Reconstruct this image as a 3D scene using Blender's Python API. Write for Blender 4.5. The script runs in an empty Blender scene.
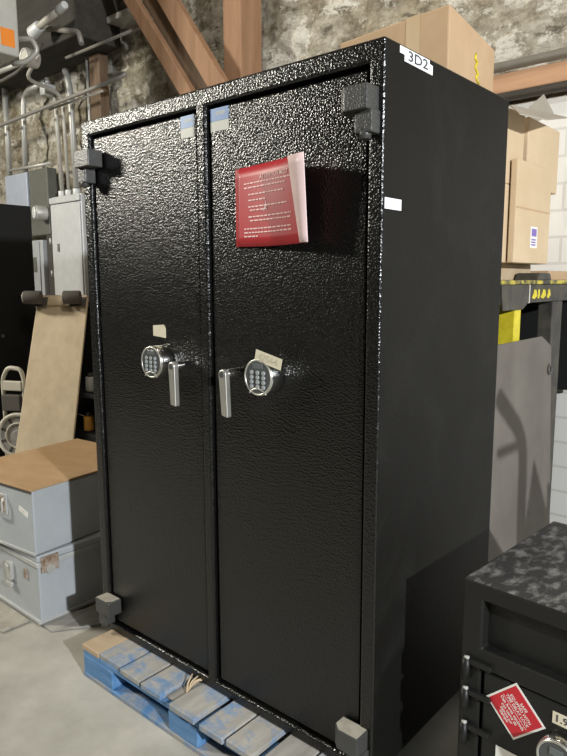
import bpy, bmesh, math, random
from mathutils import Vector, Matrix, noise
random.seed(7)
scene = bpy.context.scene
COL = scene.collection
PI = math.pi

# ------------------------------------------------------------------ materials
MATS = {}
TONE = {'concrete': .82, 'crate_paint': .74, 'crate_edge': .70, 'dolly_ply': 1.0, 'worn_ply': .72, 'cardboard': .84, 'cardboard_pale': .84, 'packing_tape': .84, 'pale_pine': .72, 'grey_wood': .70,
        'masking_tape': .78, 'white_tape': .85, 'label_white': .85, 'panel_white': .82, 'panel_blue_grey': .82, 'sheet_steel': .80, 'bare_steel': .72, 'card_red': .85, 'card_pale': .85, 'ivory_plastic': .75, 'wheel_grey': .75, 'galvanised': .85, 'heater_grey': .9, 'rack_yellow': .85, 'raw_timber': .9}
def ramp(nt, fac, stops):
    r = nt.nodes.new('ShaderNodeValToRGB')
    e = r.color_ramp.elements
    while len(e) < len(stops): e.new(0.5)
    for i, (p, c) in enumerate(stops):
        e[i].position = p
        e[i].color = (c[0], c[1], c[2], 1) if not isinstance(c, (int, float)) else (c, c, c, 1)
    nt.links.new(fac, r.inputs['Fac'])
    return r.outputs['Color']

def mapping(nt, scale=(1, 1, 1), rot=(0, 0, 0)):
    tc = nt.nodes.new('ShaderNodeTexCoord')
    m = nt.nodes.new('ShaderNodeMapping')
    m.inputs['Scale'].default_value = scale
    m.inputs['Rotation'].default_value = rot
    nt.links.new(tc.outputs['Object'], m.inputs['Vector'])
    return m.outputs['Vector']

def ntex(nt, vec, scale, detail=5, rough=0.55, dist=0):
    n = nt.nodes.new('ShaderNodeTexNoise')
    n.inputs['Scale'].default_value = scale
    n.inputs['Detail'].default_value = detail
    n.inputs['Roughness'].default_value = rough
    n.inputs['Distortion'].default_value = dist
    nt.links.new(vec, n.inputs['Vector'])
    return n.outputs['Fac']

def mix(nt, fac, a, b, mode='MIX'):
    n = nt.nodes.new('ShaderNodeMixRGB')
    n.blend_type = mode
    for sock, v in (('Fac', fac), ('Color1', a), ('Color2', b)):
        if isinstance(v, (int, float)): n.inputs[sock].default_value = v
        elif isinstance(v, tuple): n.inputs[sock].default_value = (v[0], v[1], v[2], 1)
        else: nt.links.new(v, n.inputs[sock])
    return n.outputs['Color']

def bump(nt, bs, h, strength, distance=0.01):
    b = nt.nodes.new('ShaderNodeBump')
    b.inputs['Strength'].default_value = strength
    b.inputs['Distance'].default_value = distance
    nt.links.new(h, b.inputs['Height'])
    nt.links.new(b.outputs['Normal'], bs.inputs['Normal'])

def new_mat(name, rough=0.6, metal=0.0, spec=0.5):
    m = bpy.data.materials.new(name)
    m.use_nodes = True
    nt = m.node_tree
    bs = nt.nodes['Principled BSDF']
    bs.inputs['Roughness'].default_value = rough
    bs.inputs['Metallic'].default_value = metal
    bs.inputs['Specular IOR Level'].default_value = spec
    MATS[name] = m
    return m, nt, bs

def speck(name, c1, c2, scale=8, rough=0.6, metal=0.0, bstr=0.1, bscale=60, stretch=(1, 1, 1), lo=0.35, hi=0.7, spec=0.5, bdist=0.003):
    """two-tone worn surface: colour by noise, small bump"""
    k = TONE.get(name, 1.0)
    c1 = tuple(x * k for x in c1); c2 = tuple(x * k for x in c2)
    m, nt, bs = new_mat(name, rough, metal, spec)
    v = mapping(nt, stretch)
    f = ntex(nt, v, scale, 6, 0.62)
    c = ramp(nt, f, [(lo, c1), (hi, c2)])
    nt.links.new(c, bs.inputs['Base Color'])
    if bstr: bump(nt, bs, ntex(nt, v, bscale, 3), bstr, bdist)
    return m

def plain(name, c, rough=0.5, metal=0.0, spec=0.5):
    return speck(name, tuple(x * 0.93 for x in c), tuple(min(1, x * 1.05) for x in c), 14, rough, metal, 0.0, spec=spec)

def hammered(name, base, rough, strength, scale=150, scuff=0.0, spec=0.5, dist=0.004):
    m, nt, bs = new_mat(name, rough, 0, spec)
    v = mapping(nt)
    col = base
    if scuff:
        d = ntex(nt, v, 3.0, 8, 0.7, 0.6)
        f = ramp(nt, d, [(0.55, 0.0), (0.78, scuff)])
        col = mix(nt, f, base, (0.16, 0.155, 0.145))
        nt.links.new(col, bs.inputs['Base Color'])
    else:
        bs.inputs['Base Color'].default_value = (*base, 1)
    def cells(k):
        vo = nt.nodes.new('ShaderNodeTexVoronoi')
        vo.feature = 'SMOOTH_F1'
        vo.inputs['Scale'].default_value = k
        vo.inputs['Smoothness'].default_value = 0.5
        nt.links.new(v, vo.inputs['Vector'])
        return vo.outputs['Distance']
    bump(nt, bs, mix(nt, 0.12, cells(scale), ntex(nt, v, scale * 0.6, 1, 0.5)), strength, dist)
    return m

hammered('safe_black', (0.004, 0.004, 0.0035), 0.27, 0.47, 200, 0.0, 0.5, 0.0032)
hammered('safe_side', (0.0042, 0.0039, 0.003), 0.55, 0.12, 170, 0.05, 0.2)
hammered('small_black', (0.007, 0.007, 0.006), 0.5, 0.15, 120, 0.08, 0.4)
speck('small_top', (0.02, 0.02, 0.02), (0.22, 0.215, 0.20), 20, 0.6, 0, 0.3, 60, (2.0, 1.0, 1), 0.48, 0.72)
hammered('hinge_black', (0.045, 0.045, 0.042), 0.4, 0.25, 200, 0.1)
speck('bare_steel', (0.42, 0.38, 0.31), (0.62, 0.57, 0.48), 25, 0.5, 0.2, 0.2, 90)
plain('chrome', (0.62, 0.61, 0.58), 0.22, 1.0)
plain('satin_steel', (0.60, 0.58, 0.53), 0.38, 0.85)
plain('keypad_face', (0.07, 0.075, 0.075), 0.35)
plain('keypad_button', (0.30, 0.32, 0.32), 0.45)
plain('display_glass', (0.12, 0.13, 0.13), 0.15)
speck('masking_tape', (0.78, 0.70, 0.50), (0.84, 0.78, 0.60), 30, 0.7, 0, 0.1, 120)
plain('white_tape', (0.86, 0.86, 0.86), 0.6)
plain('ink', (0.05, 0.05, 0.06), 0.6)
plain('faded_ink', (0.50, 0.45, 0.33), 0.7)
plain('sticker_blue', (0.13, 0.24, 0.46), 0.35)
plain('sticker_white', (0.46, 0.46, 0.40), 0.4)
plain('label_white', (0.88, 0.86, 0.80), 0.45)
plain('label_red', (0.50, 0.018, 0.028), 0.4)
plain('card_red', (0.50, 0.016, 0.026), 0.45)
plain('card_print', (0.92, 0.60, 0.57), 0.5)
plain('card_pale', (0.88, 0.66, 0.66), 0.5)
plain('card_back', (0.028, 0.020, 0.022), 0.5)
plain('violet_ink', (0.20, 0.13, 0.42), 0.5)
speck('cardboard', (0.50, 0.335, 0.19), (0.57, 0.39, 0.235), 5, 0.8, 0, 0.05, 60)
speck('cardboard_pale', (0.60, 0.45, 0.28), (0.68, 0.52, 0.34), 5, 0.8, 0, 0.05, 60)
speck('cardboard_grey_shaded', (0.30, 0.265, 0.215), (0.37, 0.325, 0.265), 5, 0.8, 0, 0.05, 60)  # flap colour, lowered to stand for shade on the undersides
speck('packing_tape', (0.55, 0.39, 0.22), (0.58, 0.42, 0.25), 5, 0.3)
speck('raw_timber', (0.27, 0.145, 0.075), (0.38, 0.215, 0.12), 6, 0.75, 0, 0.15, 40, (3, 3, 0.35))
speck('dark_timber', (0.10, 0.064, 0.038), (0.17, 0.11, 0.066), 6, 0.8, 0, 0.15, 40, (3, 3, 0.35))
speck('beam_timber', (0.36, 0.20, 0.11), (0.48, 0.28, 0.16), 6, 0.8, 0, 0.15, 40, (0.35, 3, 3))
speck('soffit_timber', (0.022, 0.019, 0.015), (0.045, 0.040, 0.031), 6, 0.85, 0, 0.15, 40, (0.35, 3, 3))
speck('pale_pine', (0.54, 0.40, 0.25), (0.64, 0.49, 0.33), 6, 0.75, 0, 0.1, 40, (0.4, 3, 3))
speck('dolly_ply', (0.56, 0.45, 0.31), (0.70, 0.585, 0.42), 5, 0.75, 0, 0.12, 40, (2.2, 2.2, 0.5))
speck('worn_ply', (0.50, 0.31, 0.15), (0.60, 0.39, 0.21), 5, 0.7, 0, 0.05, 40, (1, 2, 1))
speck('crate_paint', (0.50, 0.53, 0.55), (0.58, 0.61, 0.63), 6, 0.5, 0.1, 0.05, 50)
speck('crate_edge', (0.60, 0.61, 0.59), (0.70, 0.71, 0.69), 10, 0.5, 0.2, 0.05, 50)
speck('rust', (0.16, 0.09, 0.05), (0.42, 0.36, 0.30), 40, 0.8, 0.1, 0.3, 80)
plain('galvanised', (0.58, 0.57, 0.53), 0.45, 0.35)
plain('conduit_grey', (0.50, 0.475, 0.42), 0.5, 0.25)
plain('rod_grey', (0.26, 0.245, 0.22), 0.55, 0.2)
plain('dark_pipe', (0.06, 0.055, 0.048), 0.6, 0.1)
plain('panel_white', (0.72, 0.73, 0.73), 0.45, 0.1)
plain('panel_blue_grey', (0.52, 0.56, 0.66), 0.45, 0.1)
plain('panel_dark', (0.12, 0.12, 0.10), 0.6)
plain('panel_grey', (0.40, 0.41, 0.42), 0.5, 0.1)
plain('meter_glass', (0.72, 0.73, 0.72), 0.25)
plain('cabinet_black', (0.010, 0.010, 0.010), 0.7, 0, 0.25)
plain('rubber', (0.09, 0.08, 0.07), 0.75)
plain('wheel_grey', (0.40, 0.39, 0.36), 0.6)
plain('ivory_plastic', (0.72, 0.68, 0.58), 0.5)
plain('amber_plastic', (0.62, 0.30, 0.05), 0.4)
plain('orange_sticker', (0.85, 0.26, 0.03), 0.5)
plain('heater_grey', (0.50, 0.50, 0.46), 0.6)
speck('rack_black', (0.035, 0.033, 0.030), (0.09, 0.08, 0.06), 14, 0.55, 0.2, 0.2, 60)
speck('rack_yellow', (0.62, 0.50, 0.02), (0.78, 0.66, 0.04), 30, 0.5, 0, 0.1, 60)
speck('rack_worn', (0.05, 0.045, 0.035), (0.55, 0.45, 0.05), 26, 0.55, 0.1, 0.2, 60, (0.5, 1, 1), 0.45, 0.62)
speck('sheet_steel', (0.15, 0.13, 0.11), (0.23, 0.205, 0.175), 4, 0.55, 0.25, 0.08, 40, (1, 1, 0.6))
speck('concrete', (0.36, 0.345, 0.295), (0.56, 0.53, 0.465), 3.0, 0.75, 0, 0.08, 40)
speck('ceiling_wood', (0.10, 0.085, 0.065), (0.16, 0.135, 0.10), 5, 0.85, 0, 0.1, 30)
speck('grey_wood', (0.33, 0.31, 0.28), (0.50, 0.47, 0.42), 10, 0.8, 0, 0.2, 40, (3, 0.5, 3))

def pallet_mat(name, blue_lo, blue_hi, wood=(0.27, 0.255, 0.225), wood2=(0.39, 0.365, 0.325), axis=1):
    m, nt, bs = new_mat(name, 0.75)
    st = [3, 3, 3]; st[axis] = 0.6
    v = mapping(nt, tuple(st))
    w = ramp(nt, ntex(nt, v, 9, 6), [(0.3, wood), (0.7, wood2)])
    b = ramp(nt, ntex(nt, v, 14, 4), [(0.3, (0.055, 0.165, 0.36)), (0.75, (0.14, 0.28, 0.47))])
    f = ramp(nt, ntex(nt, mapping(nt, (1, 1, 1)), 7, 7, 0.7, 0.4), [(blue_lo, 0.0), (blue_hi, 1.0)])
    nt.links.new(mix(nt, f, w, b), bs.inputs['Base Color'])
    bump(nt, bs, ntex(nt, v, 30, 4), 0.3, 0.004)
pallet_mat('pallet_deck', 0.47, 0.64)
pallet_mat('pallet_deck_blue', 0.44, 0.60)
pallet_mat('pallet_blue', 0.15, 0.30, axis=0)
pallet_mat('pallet_bottom', 0.42, 0.6, axis=0)

def stone_mat():
    m, nt, bs = new_mat('rubble_stone', 0.9, 0, 0.2)
    v = mapping(nt, (1, 1, 1.25))
    big = ntex(nt, v, 1.3, 5, 0.65, 0.0)
    f = ntex(nt, v, 9.0, 10, 0.72, 0.0)
    fine = ntex(nt, v, 34, 8, 0.75)
    base = ramp(nt, f, [(0.34, (0.19, 0.17, 0.135)), (0.45, (0.38, 0.35, 0.285)), (0.54, (0.53, 0.495, 0.42)), (0.66, (0.66, 0.63, 0.56))])
    tone = ramp(nt, big, [(0.38, (0.70, 0.65, 0.56)), (0.60, (1.0, 1.0, 1.0))])
    c = mix(nt, 1.0, base, tone, 'MULTIPLY')
    c = mix(nt, 0.7, c, ramp(nt, fine, [(0.36, 0.55), (0.52, 1.0)]), 'MULTIPLY')
    # old whitewash still clinging in patches
    wf = ramp(nt, ntex(nt, v, 4.2, 10, 0.78, 0.0), [(0.515, 0.0), (0.56, 0.85)])
    c = mix(nt, wf, c, ramp(nt, fine, [(0.35, (0.50, 0.465, 0.39)), (0.5, (0.72, 0.69, 0.61))]))
    # soot blotches of their own
    sf = ramp(nt, ntex(nt, mapping(nt, (1.2, 1, 2.6)), 5.0, 9, 0.74, 0.0), [(0.575, 0.0), (0.61, 0.8)])
    c = mix(nt, sf, c, (0.12, 0.10, 0.075))
    nt.links.new(c, bs.inputs['Base Color'])
    bump(nt, bs, mix(nt, 0.5, f, fine), 0.9, 0.035)
stone_mat()

def block_mat():
    m, nt, bs = new_mat('painted_block', 0.7)
    v = mapping(nt, (1, 1, 1), (PI / 2, 0, 0))
    b = nt.nodes.new('ShaderNodeTexBrick')
    b.inputs['Scale'].default_value = 1
    b.inputs['Brick Width'].default_value = 0.40
    b.inputs['Row Height'].default_value = 0.11
    b.inputs['Mortar Size'].default_value = 0.006
    b.inputs['Color1'].default_value = (0.66, 0.64, 0.60, 1)
    b.inputs['Color2'].default_value = (0.645, 0.625, 0.585, 1)
    b.inputs['Mortar'].default_value = (0.54, 0.515, 0.475, 1)
    nt.links.new(v, b.inputs['Vector'])
    nt.links.new(b.outputs['Color'], bs.inputs['Base Color'])
    bump(nt, bs, b.outputs['Fac'], -0.4, 0.006)
block_mat()

# ------------------------------------------------------------------ mesh helpers
class MB:
    def __init__(s): s.bm = bmesh.new()
    def box(s, a, b, bev=0.0, M=None, seg=2):
        t = bmesh.new()
        bmesh.ops.create_cube(t, size=1)
        a, b = Vector(a), Vector(b)
        for v in t.verts:
            v.co = Vector([(a[i] + b[i]) / 2 + v.co[i] * (b[i] - a[i]) for i in range(3)])
        if bev: bmesh.ops.bevel(t, geom=list(t.edges), offset=bev, segments=seg, affect='EDGES', profile=0.5)
        return s._merge(t, M)
    def _merge(s, t, M=None):
        if M is not None: bmesh.ops.transform(t, matrix=M, verts=t.verts)
        me = bpy.data.meshes.new('tmp'); t.to_mesh(me); t.free()
        s.bm.from_mesh(me); bpy.data.meshes.remove(me)
        return s
    def cyl(s, p0, p1, r, n=24, r2=None, bev=0.0):
        p0, p1 = Vector(p0), Vector(p1)
        d = p1 - p0
        t = bmesh.new()
        bmesh.ops.create_cone(t, cap_ends=True, segments=n, radius1=r, radius2=r if r2 is None else r2, depth=d.length)
        if bev:
            es = [e for e in t.edges if abs(e.verts[0].co.z - e.verts[1].co.z) < 1e-6]
            bmesh.ops.bevel(t, geom=es, offset=bev, segments=2, affect='EDGES', profile=0.5)
        for f in t.faces: f.smooth = len(f.verts) == 4
        M = Matrix.Translation((p0 + p1) / 2) @ d.to_track_quat('Z', 'Y').to_matrix().to_4x4()
        return s._merge(t, M)
    def tube(s, pts, r, n=10):
        pts = [Vector(p) for p in pts]
        # round the bends
        sm = [pts[0]]
        for i in range(1, len(pts) - 1):
            a, b, c = pts[i - 1], pts[i], pts[i + 1]
            k = min((a - b).length, (c - b).length) * 0.35
            k = min(k, r * 6)
            p, q = b + (a - b).normalized() * k, b + (c - b).normalized() * k
            for j in range(5):
                u = j / 4
                sm.append(p * (1 - u) ** 2 + b * 2 * u * (1 - u) + q * u * u)
        sm.append(pts[-1])
        t = bmesh.new(); rings = []
        up = None
        for i, p in enumerate(sm):
            d = (sm[min(i + 1, len(sm) - 1)] - sm[max(i - 1, 0)]).normalized()
            if up is None:
                up = d.orthogonal().normalized()
            up = (up - d * up.dot(d)).normalized()
            side = d.cross(up)
            rings.append([t.verts.new(p + (up * math.cos(2 * PI * j / n) + side * math.sin(2 * PI * j / n)) * r) for j in range(n)])
        for A, B in zip(rings, rings[1:]):
            for j in range(n):
                f = t.faces.new((A[j], A[(j + 1) % n], B[(j + 1) % n], B[j])); f.smooth = True
        t.faces.new(rings[0][::-1]); t.faces.new(rings[-1])
        bmesh.ops.recalc_face_normals(t, faces=t.faces)
        return s._merge(t)
    def prism(s, pts, off, bev=0.0, M=None):
        """planar polygon pts pushed along off"""
        t = bmesh.new()
        off = Vector(off)
        A = [t.verts.new(Vector(p)) for p in pts]; B = [t.verts.new(Vector(p) + off) for p in pts]
        t.faces.new(A[::-1]); t.faces.new(B)
        n = len(A)
        for i in range(n): t.faces.new((A[i], A[(i + 1) % n], B[(i + 1) % n], B[i]))
        bmesh.ops.recalc_face_normals(t, faces=t.faces)
        if bev: bmesh.ops.bevel(t, geom=list(t.edges), offset=bev, segments=2, affect='EDGES', profile=0.5)
        return s._merge(t, M)
    def bar(s, p0, p1, w, h, bev=0.003, up=(0, 0, 1)):
        """rectangular bar from p0 to p1, w across, h along up"""
        p0, p1 = Vector(p0), Vector(p1)
        z = (p1 - p0); L = z.length; z.normalize()
        y = Vector(up); y = (y - z * y.dot(z)).normalized(); x = y.cross(z)
        M = Matrix.Translation(p0) @ Matrix((x, y, z)).transposed().to_4x4()
        return s.box((-w / 2, -h / 2, 0), (w / 2, h / 2, L), bev, M)
    def ring(s, c, axis, R, r, n=40, m=10):
        c = Vector(c)
        q = Vector(axis).to_track_quat('Z', 'Y')
        t = bmesh.new(); rings = []
        for i in range(n):
            a = 2 * PI * i / n
            rings.append([t.verts.new(c + q @ Vector(((R + r * math.cos(2 * PI * j / m)) * math.cos(a), (R + r * math.cos(2 * PI * j / m)) * math.sin(a), r * math.sin(2 * PI * j / m)))) for j in range(m)])
        for i in range(n):
            A, B = rings[i], rings[(i + 1) % n]
            for j in range(m):
                f = t.faces.new((A[j], B[j], B[(j + 1) % m], A[(j + 1) % m])); f.smooth = True
        bmesh.ops.recalc_face_normals(t, faces=t.faces)
        return s._merge(t)
    def build(s, name, mat, parent=None, M=None):
        if M is not None: bmesh.ops.transform(s.bm, matrix=M, verts=s.bm.verts)
        me = bpy.data.meshes.new(name)
        s.bm.to_mesh(me); s.bm.free()
        me.materials.append(MATS[mat])
        o = bpy.data.objects.new(name, me)
        COL.objects.link(o)
        if parent: o.parent = parent
        return o

def tag(o, label, cat, group=None):
    o['label'] = label; o['category'] = cat
    if group: o['group'] = group
    return o
def thing(name, label, cat, loc=(0, 0, 0), rz=0, group=None):
    o = bpy.data.objects.new(name, None)
    o.empty_display_size = 0.1
    COL.objects.link(o)
    o.location = loc; o.rotation_euler = (0, 0, rz)
    return tag(o, label, cat, group)
def lab(o, t): o['label'] = t; return o
def struct(o): o['kind'] = 'structure'; return o

def text_into(mb, body, size, M, width=None, ext=0.0003, shear=0.0):
    """lettering as mesh: M maps text XY plane into place"""
    cu = bpy.data.curves.new('lettering', 'FONT')
    cu.body = body; cu.size = size; cu.align_x = 'CENTER'; cu.align_y = 'CENTER'
    cu.extrude = ext; cu.resolution_u = 2; cu.offset = size * 0.012
    ob = bpy.data.objects.new('lettering', cu)
    COL.objects.link(ob)
    dg = bpy.context.evaluated_depsgraph_get(); dg.update()
    me = bpy.data.meshes.new_from_object(ob.evaluated_get(dg))
    bpy.data.objects.remove(ob); bpy.data.curves.remove(cu)
    xs = [v.co.x for v in me.vertices] or [0]
    k = width / (max(xs) - min(xs)) if width else 1
    me.transform(M @ Matrix.Diagonal((k, 1, 1, 1)))
    mb.bm.from_mesh(me); bpy.data.meshes.remove(me)
    return mb
def front_plane(x, y, z, rot=0.0):
    """XY text plane -> facing -y (reads along +x)"""
    return Matrix.Translation((x, y, z)) @ Matrix.Rotation(PI / 2, 4, 'X') @ Matrix.Rotation(rot, 4, 'Z')
def side_plane(x, y, z, rot=0.0):
    """XY text plane -> facing +x (reads along +y)"""
    return Matrix.Translation((x, y, z)) @ Matrix.Rotation(PI / 2, 4, 'Z') @ Matrix.Rotation(PI / 2, 4, 'X') @ Matrix.Rotation(rot, 4, 'Z')

# ------------------------------------------------------------------ setting
struct(MB().box((-8, -5, -0.2), (6, 1.98, 0)).build('floor', 'concrete'))
struct(MB().box((-8, -5, 4.5), (6, 1.98, 4.65)).build('ceiling', 'ceiling_wood'))

def stone_wall():
    bm = bmesh.new()
    x0, x1, z0, z1 = -8.0, 6.0, 0.0, 4.5
    def h(x, z):
        p = Vector((x * 3.1 + noise.noise(Vector((x * 2, 0, z * 2))) * .6, 0.37, z * 5.2 + noise.noise(Vector((x * 2, 5, z * 2))) * .8))
        d, _ = noise.voronoi(p)
        e = min(d[1] - d[0], 0.35) / 0.35
        return 0.030 * e + 0.030 * noise.fractal(Vector((x * 2.5, 9, z * 3.5)), 0.9, 2.1, 4) + 0.012 * noise.fractal(Vector((x * 14, 9, z * 16)), 0.9, 2.1, 3)
    def axis(lo, hi, flo, fhi, fine, coarse):
        r = []; v = lo
        while v < hi - 1e-6:
            r.append(v); v += fine if flo <= v < fhi else coarse
        r.append(hi); return r
    X = axis(x0, x1, -4.2, 1.6, 0.022, 0.15); Z = axis(z0, z1, 1.9, 4.0, 0.022, 0.12)
    grid = [[bm.verts.new((x, 1.80 - h(x, z), z)) for x in X] for z in Z]
    for r in range(len(Z) - 1):
        for c in range(len(X) - 1):
            f = bm.faces.new((grid[r][c], grid[r][c + 1], grid[r + 1][c + 1], grid[r + 1][c])); f.smooth = True
    # back and rim so that the wall has thickness
    B = [bm.verts.new(p) for p in ((x0, 1.98, z0), (x1, 1.98, z0), (x1, 1.98, z1), (x0, 1.98, z1))]
    bm.faces.new((B[1], B[0], B[3], B[2]))
    bm.faces.new([B[0], B[1]] + grid[0][::-1]); bm.faces.new([B[2], B[3]] + grid[-1])
    bm.faces.new([B[3], B[0]] + [g[0] for g in grid]); bm.faces.new([B[1], B[2]] + [g[-1] for g in grid][::-1])
    m = MB(); m.bm.free(); m.bm = bm
    return m.build('wall_back', 'rubble_stone')
struct(stone_wall())
struct(MB().box((0.30, 1.64, 0), (5.9, 1.74, 2.11)).build('wall_right', 'painted_block'))
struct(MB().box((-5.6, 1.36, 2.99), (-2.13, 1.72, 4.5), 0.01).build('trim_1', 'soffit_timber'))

# ------------------------------------------------------------------ the double door safe
Z0 = 0.12; W, D, H = 1.154, 0.664, 1.75
safe = thing('safe', 'tall black double-door safe with keypads standing on a blue pallet', 'safe', (0, 0, Z0))
def shell():
    bm = bmesh.new()
    xs = [0, .043, .556, .592, 1.114, W]; zs = [0, .033, 1.702, H]
    rec = .034
    g = {(i, k): bm.verts.new((x, 0, z)) for i, x in enumerate(xs) for k, z in enumerate(zs)}
    holes = ((1, 1), (3, 1))
    for i in range(5):
        for k in range(3):
            if (i, k) in holes:
                q = [(i, k), (i + 1, k), (i + 1, k + 1), (i, k + 1)]
                b = [bm.verts.new(g[t].co + Vector((0, rec, 0))) for t in q]
                bm.faces.new(b)
                for j in range(4):
                    bm.faces.new((g[q[j]], g[q[(j + 1) % 4]], b[(j + 1) % 4], b[j]))
            else:
                bm.faces.new((g[i, k], g[i + 1, k], g[i + 1, k + 1], g[i, k + 1]))
    loop = [(i, 0) for i in range(6)] + [(5, 1), (5, 2), (5, 3)] + [(i, 3) for i in range(4, -1, -1)] + [(0, 2), (0, 1)]
    back = {}
    for t in loop:
        back[t] = bm.verts.new((g[t].co.x, D, g[t].co.z))
    for a, b in zip(loop, loop[1:] + loop[:1]): bm.faces.new((g[a], back[a], back[b], g[b]))
    bm.faces.new([back[t] for t in loop])
    bmesh.ops.dissolve_limit(bm, angle_limit=0.01, verts=bm.verts, edges=bm.edges)
    bmesh.ops.recalc_face_normals(bm, faces=bm.faces)
    es = [e for e in bm.edges if len(e.link_faces) == 2 and e.calc_face_angle() > 0.5 and min(v.co.y for v in e.verts) < 0.001
          ] + [e for e in bm.edges if len(e.link_faces) == 2 and e.calc_face_angle() > 0.5 and max(v.co.y for v in e.verts) > D - 0.001]
    bmesh.ops.bevel(bm, geom=list(set(es)), offset=0.007, segments=3, affect='EDGES', profile=0.5)
    m = MB(); m.bm.free(); m.bm = bm
    return m
body = shell().build('body', 'safe_black', safe)
body.data.materials.append(MATS['safe_side'])
for p in body.data.polygons:
    if abs(p.normal.x) > 0.9 and (p.center.x > W - .003 or p.center.x < .003): p.material_index = 1

def door(x0, x1):
    return MB().box((x0, .011, .041), (x1, .033, 1.694), .004)
dl = door(.051, .548).build('door', 'safe_black', safe)
dr = door(.601, 1.106).build('door', 'safe_black', safe)
for d, (a, b), s in ((dl, (.482, .538), 0), (dr, (.6035, .672), 0)):
    blue = MB().box((a, .0103, 1.660), (b, .0112, 1.6925)).build('sticker', 'sticker_blue', d)
    lab(blue, 'blue top half of a small sticker')
    st = MB()
    text_into(st, '\u2261', .018, front_plane((a + b) / 2 + .004, .0101, 1.678), (b - a) * .5)
    wh = MB().box((a, .0103, 1.634), (b, .0112, 1.6595)).build('sticker', 'sticker_white', d)
    lab(wh, 'cream lower half of a small sticker')
    st.build('sticker_print', 'sticker_white', d)

def hinge(mirror, top, worn=False):
    """arm over the door edge plus a knuckle on the frame"""
    mx = (lambda x: W + .012 - x) if mirror else (lambda x: x)
    zA, zK = (1.598, 1.552) if top else (.085, .035)
    h = .052
    pts = [(.026, zA), (.108, zA), (.108, zA + h), (.026, zA + h)]
    arm = MB()
    # plan outline with the chamfered free end
    plan = [(.026, .006), (.026, -.047), (.086, -.047), (.104, -.030), (.104, .006)] if mirror else [(.026, .006), (.026, -.047), (.106, -.047), (.106, .006)]
    arm.prism([(mx(x), y, zA) for x, y in plan], (0, 0, h), .003)
    kn = MB().box((min(mx(.022), mx(.066)), -.034, zK), (max(mx(.022), mx(.066)), .006, zK + .0495), .004)
    kn.cyl((mx(.044), -.022, zK - .012), (mx(.044), -.022, zK + .01), .013, 20)
    a = arm.build('hinge', 'hinge_black', safe)
    k = kn.build('hinge_knuckle', 'hinge_black', a)
    if worn:
        pl = [(.029, .002), (.029, -.044), (.084, -.044), (.101, -.028), (.101, .002)]
        w = MB().prism([(mx(x), y, zA + h - .0005) for x, y in pl], (0, 0, .0016)).build('worn_top', 'bare_steel', a)
        lab(w, 'scraped bare metal top of hinge')
hinge(False, True); hinge(True, True); hinge(False, False, True); hinge(True, False, True)

def keypad(cx, cz, r):
    y0, y1 = .011, -.038
    k = MB().cyl((cx, y0, cz), (cx, y1, cz), r, 48, bev=.004).build('keypad', 'chrome', safe)
    lab(k, 'round chrome keypad lock')
    MB().ring((cx, y1 - .0005, cz), (0, 1, 0), r - .004, .0028, 48).build('bezel', 'satin_steel', k)
    MB().cyl((cx, y1 + .002, cz), (cx, y1 - .0015, cz), r - .006, 48).build('keypad_face', 'keypad_face', k)
    MB().box((cx - r * .36, y1 - .003, cz + r * .46), (cx + r * .36, y1 - .001, cz + r * .74), .001).build('display', 'display_glass', k)
    for i in range(4):
        for j in range(3):
            x = cx + (j - 1) * r * .42; z = cz + r * .25 - i * r * .25
            MB().cyl((x, y1 - .001, z), (x, y1 - .0045, z), r * .115, 12, bev=.0006).build('key', 'keypad_button', k)
    arc = [(cx + math.cos(t) * r * .62, y1 - .002, cz - r * 1.02 + math.sin(t) * r * .42) for t in [PI * (.12 + .76 * i / 10) for i in range(11)]]
    MB().tube(arc, .0024, 8).build('battery_lid', 'satin_steel', k)
keypad(.378, 1.0, .049); keypad(.815, .995, .049)

def handle(cx, cz, tilt):
    m = MB().cyl((cx, .012, cz), (cx, -.052, cz), .0125, 28, bev=.002)
    h = m.build('handle', 'chrome', safe)
    lab(h, 'chrome lever handle')
    pl = []
    for i in range(9):
        t = PI * i / 8
        pl.append((cx + .0135 * math.cos(t), -.068, cz + .0135 * math.sin(t)))
    pl += [(cx - .011 + tilt, -.068, cz - .110), (cx + .011 + tilt, -.068, cz - .114)]
    MB().prism(pl, (0, .017, 0), .0025).build('lever', 'satin_steel', h)
    MB().cyl((cx, -.066, cz), (cx, -.0695, cz), .008, 20).build('screw', 'keypad_face', h)
handle(.505, 1.000, .004); handle(.712, .996, .007)

def tape(pts, name, mat, parent, label, off):
    o = MB().prism(pts, off).build(name, mat, parent)
    return lab(o, label)
tape([(.330, .0105, 1.074), (.390, .0105, 1.070), (.390, .0105, 1.100), (.382, .0105, 1.110), (.330, .0105, 1.106)], 'tape', 'masking_tape', safe, 'blank cream tape above keypad', (0, -.0008, 0))
tp = tape([(.805, -.0395, 1.040), (.893, -.0395, 1.020), (.899, -.0395, 1.048), (.811, -.0395, 1.068)], 'tape', 'masking_tape', safe, 'cream tape with pencilled writing above keypad', (0, -.0008, 0))
text_into(MB(), '47564', .023, front_plane(.852, -.0408, 1.044, -.21), .066).build('tape_writing', 'faded_ink', tp)
for a in (-.012, .0):                                       # tape folds back onto the door
    pass
t3 = tape([(W + .0003, 0.058, 1.744), (W + .0003, 0.190, 1.744), (W + .0003, 0.190, 1.736), (W + .0003, 0.205, 1.735), (W + .0003, 0.205, 1.714), (W + .0003, 0.078, 1.716), (W + .0003, 0.078, 1.729), (W + .0003, 0.058, 1.729)], 'tape', 'white_tape', safe, 'white tape with handwritten 3D2', (.0008, 0, 0))
text_into(MB(), '3D2', .030, side_plane(W + .0015, .137, 1.7295, 0), .088).build('tape_writing', 'ink', t3)
t4 = tape([(W + .0003, .008, 1.396), (W + .0003, .078, 1.396), (W + .0003, .078, 1.420), (W + .0003, .008, 1.420)], 'label', 'white_tape', safe, 'small white printed label', (.0008, 0, 0))
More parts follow.
